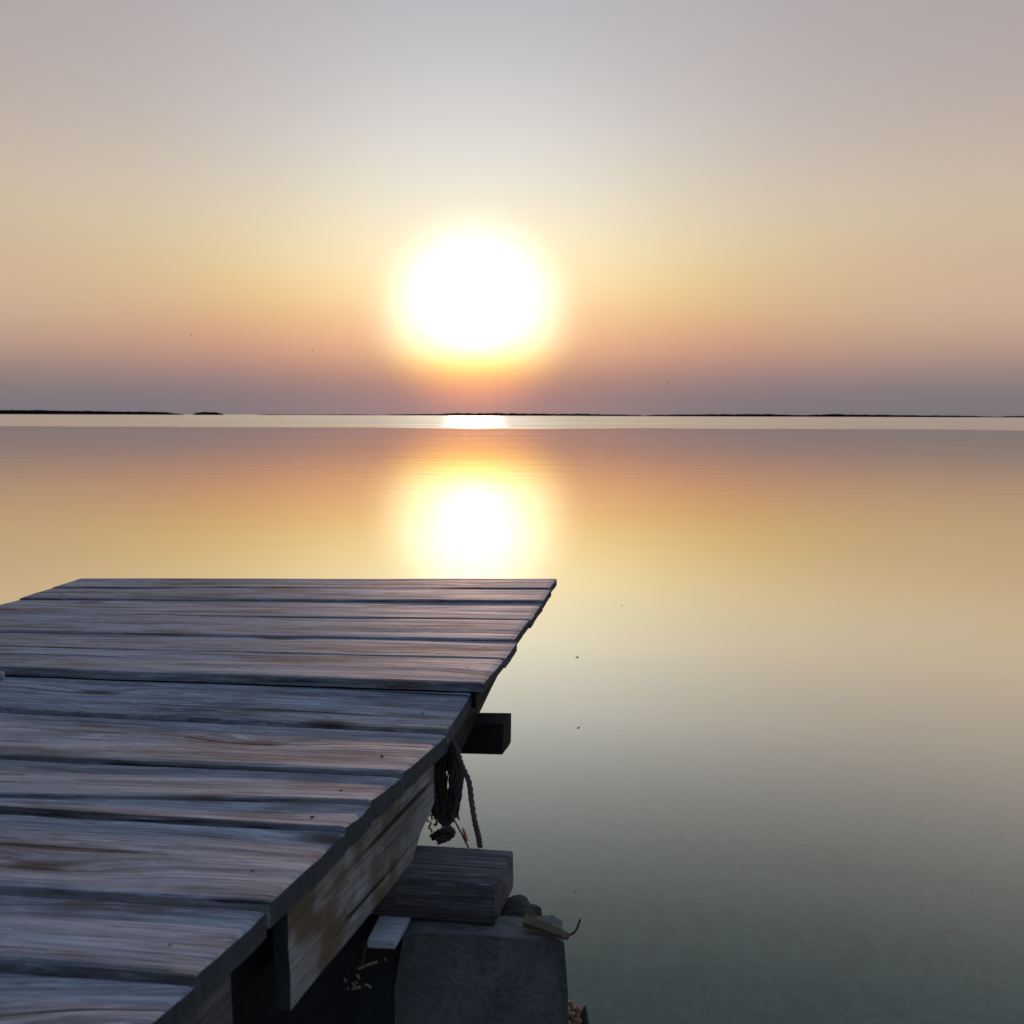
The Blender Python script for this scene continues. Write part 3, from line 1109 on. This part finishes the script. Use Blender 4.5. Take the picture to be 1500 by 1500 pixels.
# stiff wire with an orange float of twine
bm = bmesh.new()
a, b = P3(662, 1195, 1.60), P3(686, 1241, 1.475)
tube(bm, [Vector((0, 0, 0)), (b - a) * .5 + Vector((.001, 0, -.001)), b - a], .0015, 6)
o = link("thin_cord", bm, M_WIRE, None, a)
tag(o, "thin straight cord slanting from the rope loops down to the timber", "cord")
bm = bmesh.new()
M_ORANGE = stone("orange_twine", (.62, .20, .06), (.5, .14, .04), 120, .7, .001, (.3, .08, .03))
a, b = P3(678, 1214, 1.535), P3(684, 1231, 1.495)
tube(bm, [Vector((0, 0, 0)), (b - a) * .35, (b - a) * .7, b - a], .0031, 7, taper=lambda t: .5 + 1.4 * t * (1 - t))
tag(link("orange_twine", bm, M_ORANGE, None, a), "scrap of orange twine knotted round the slanting cord", "twine")
bm = bmesh.new()
a = P3(634, 1206, 1.56)
for k in range(7):
    q = Vector((random.uniform(-.010, .009), random.uniform(-.004, .004), random.uniform(-.008, .008)))
    e = q + Vector((random.uniform(-.006, .006), random.uniform(-.003, .003), random.uniform(-.012, .012)))
    tube(bm, [q, (q + e) / 2 + Vector((.002, 0, .001)), e], .0017, 5)
tag(link("orange_twine", bm, M_ORANGE, None, a), "frayed orange twine tucked behind the stained side board", "twine")

# pale twig and stubs, their light colour standing in for small glints
glint_root = empty("glint_stubs", UY(520, 1440, 1.314))
tag(glint_root, "pale twig and stubs standing in for bright glints below the side board", "pale_glint")
M_S = M_GLINT
for (x0, y0, x1, y1, r_) in [(525, 1419, 552, 1409, .0020), (516, 1448, 527, 1446, .0026), (535, 1442, 543, 1446, .0022), (523, 1428, 526, 1433, .0024), (504, 1433, 507, 1438, .0018),
                             (509, 1446, 510, 1449, .0017), (516, 1440, 519, 1444, .0020), (520, 1437, 523, 1440, .0016), (563, 1404, 566, 1407, .0013)]:
    a, b = UY(x0, y0, 1.316), UY(x1, y1, 1.311)
    bm = bmesh.new()
    tube(bm, [Vector((0, 0, 0)), (b - a) * .5 + Vector((0, .0004, .0005)), b - a], r_ * .80, 7)
    link("stub", bm, M_S, glint_root, a)
bm = bmesh.new()
a, b = UY(534, 1377, 1.322), UY(530, 1413, 1.314)
tube(bm, [Vector((0, 0, 0)), (b - a) * .4 + Vector((.002, 0, 0)), b - a], .0022, 6, taper=lambda t: 1.2 - .4 * t)
tag(link("rusty_rod", bm, M_STRAP, None, a), "short rusty brown rod hanging left of the pale board", "rod")

# pale stone on the deck at the left edge of the picture
lump("pale_stone", M_PEBBLE, UY(-1, 991, 1.83), .009, (1, 1, 1.0), 3.0, "small pale stone on the boards at the left edge of the photo", "stone", .2)

# ------------------------------------------------------------------ birds and flecks
def bird(px, py, dist, span, rz, flap, label):
    root = empty("bird", UY(px, py, dist))
    root.rotation_euler = (0, 0, 0)
    tag(root, label, "bird", "tiny distant birds in the sky")
    bm = bmesh.new()
    bl_ = span * .5
    cr, sr = math.cos(rz), math.sin(rz)
    prof = [(-.5, .02), (-.36, .06), (-.1, .12), (.15, .13), (.33, .08), (.42, .075), (.5, .02)]
    tube(bm, [Vector((cr * x * bl_, sr * x * bl_, 0)) for x, _ in prof], bl_, 7, taper=lambda t: prof[min(int(round(t * 6)), 6)][1])
    link("body", bm, M_BIRD, root, root.location)
    for s in (-1, 1):
        bm = bmesh.new()
        chord = span * .17
        rows = []
        for t in (0, .35, .7, 1):
            y = s * t * span * .5
            z = span * .5 * (flap * math.sin(t * 1.8))
            c = chord * (1 - .75 * t ** 2)
            row = []
            for (u, zz) in ((-.5, 0), (0, .12), (.5, 0), (0, -.05)):
                X = u * c - .12 * span * t * t
                row.append(bm.verts.new((cr * X - sr * y, sr * X + cr * y, z + zz * c)))
            rows.append(row)
        for r0, r1 in zip(rows, rows[1:]):
            for k in range(4):
                bm.faces.new((r0[k], r0[(k + 1) % 4], r1[(k + 1) % 4], r1[k]))
        bm.faces.new(rows[0])
        bm.faces.new(rows[-1])
        link("wing", bm, M_BIRD, root, root.location)
    return root


bird(280, 491.5, 190, 0.57, R(20), .5, "speck of a bird furthest left, highest of the four")
bird(457.5, 513.5, 170, 0.62, R(150), .35, "small dark bird left of the sun above the horizon")
bird(565, 505.5, 230, 0.54, R(60), .6, "faintest bird, closest to the left side of the sun")
bird(977.5, 560.5, 175, 0.62, R(10), .3, "lone dark bird low in the sky right of the sun")


def fleck(px, py, size, mat, label, cat, rot):
    c = U(px, py, .0015)
    bm = bmesh.new()
    ring = []
    for k in range(9):
        a = k * 2 * math.pi / 9
        ring.append(bm.verts.new((math.cos(a) * size * (1 + .2 * math.sin(3 * a)), math.sin(a) * size * .6, .0012 * math.sin(2 * a))))
    top = bm.verts.new((0, 0, size * .35))
    bot = bm.verts.new((0, 0, -.001))
    for k in range(9):
        bm.faces.new((ring[k], ring[(k + 1) % 9], top))
        bm.faces.new((ring[(k + 1) % 9], ring[k], bot))
    tag(link("floating_leaf", bm, mat, None, c, rot), label, cat)


fleck(847.5, 1065.5, .0055, M_LEAF, "tiny dark fleck of leaf afloat right of the far timber end", "leaf", .4)
fleck(845.5, 962.5, .0075, M_LEAF, "tiny brown leaf fleck afloat right of the raised boards", "leaf", 0)
fleck(911, 887, .0065, M_LEAF, "faint leaf fleck, the furthest out and furthest right one afloat", "leaf", 1)
fleck(842, 1304.5, .0022, M_PALE, "tiny pale fleck afloat above the hooked wire", "leaf", 0)
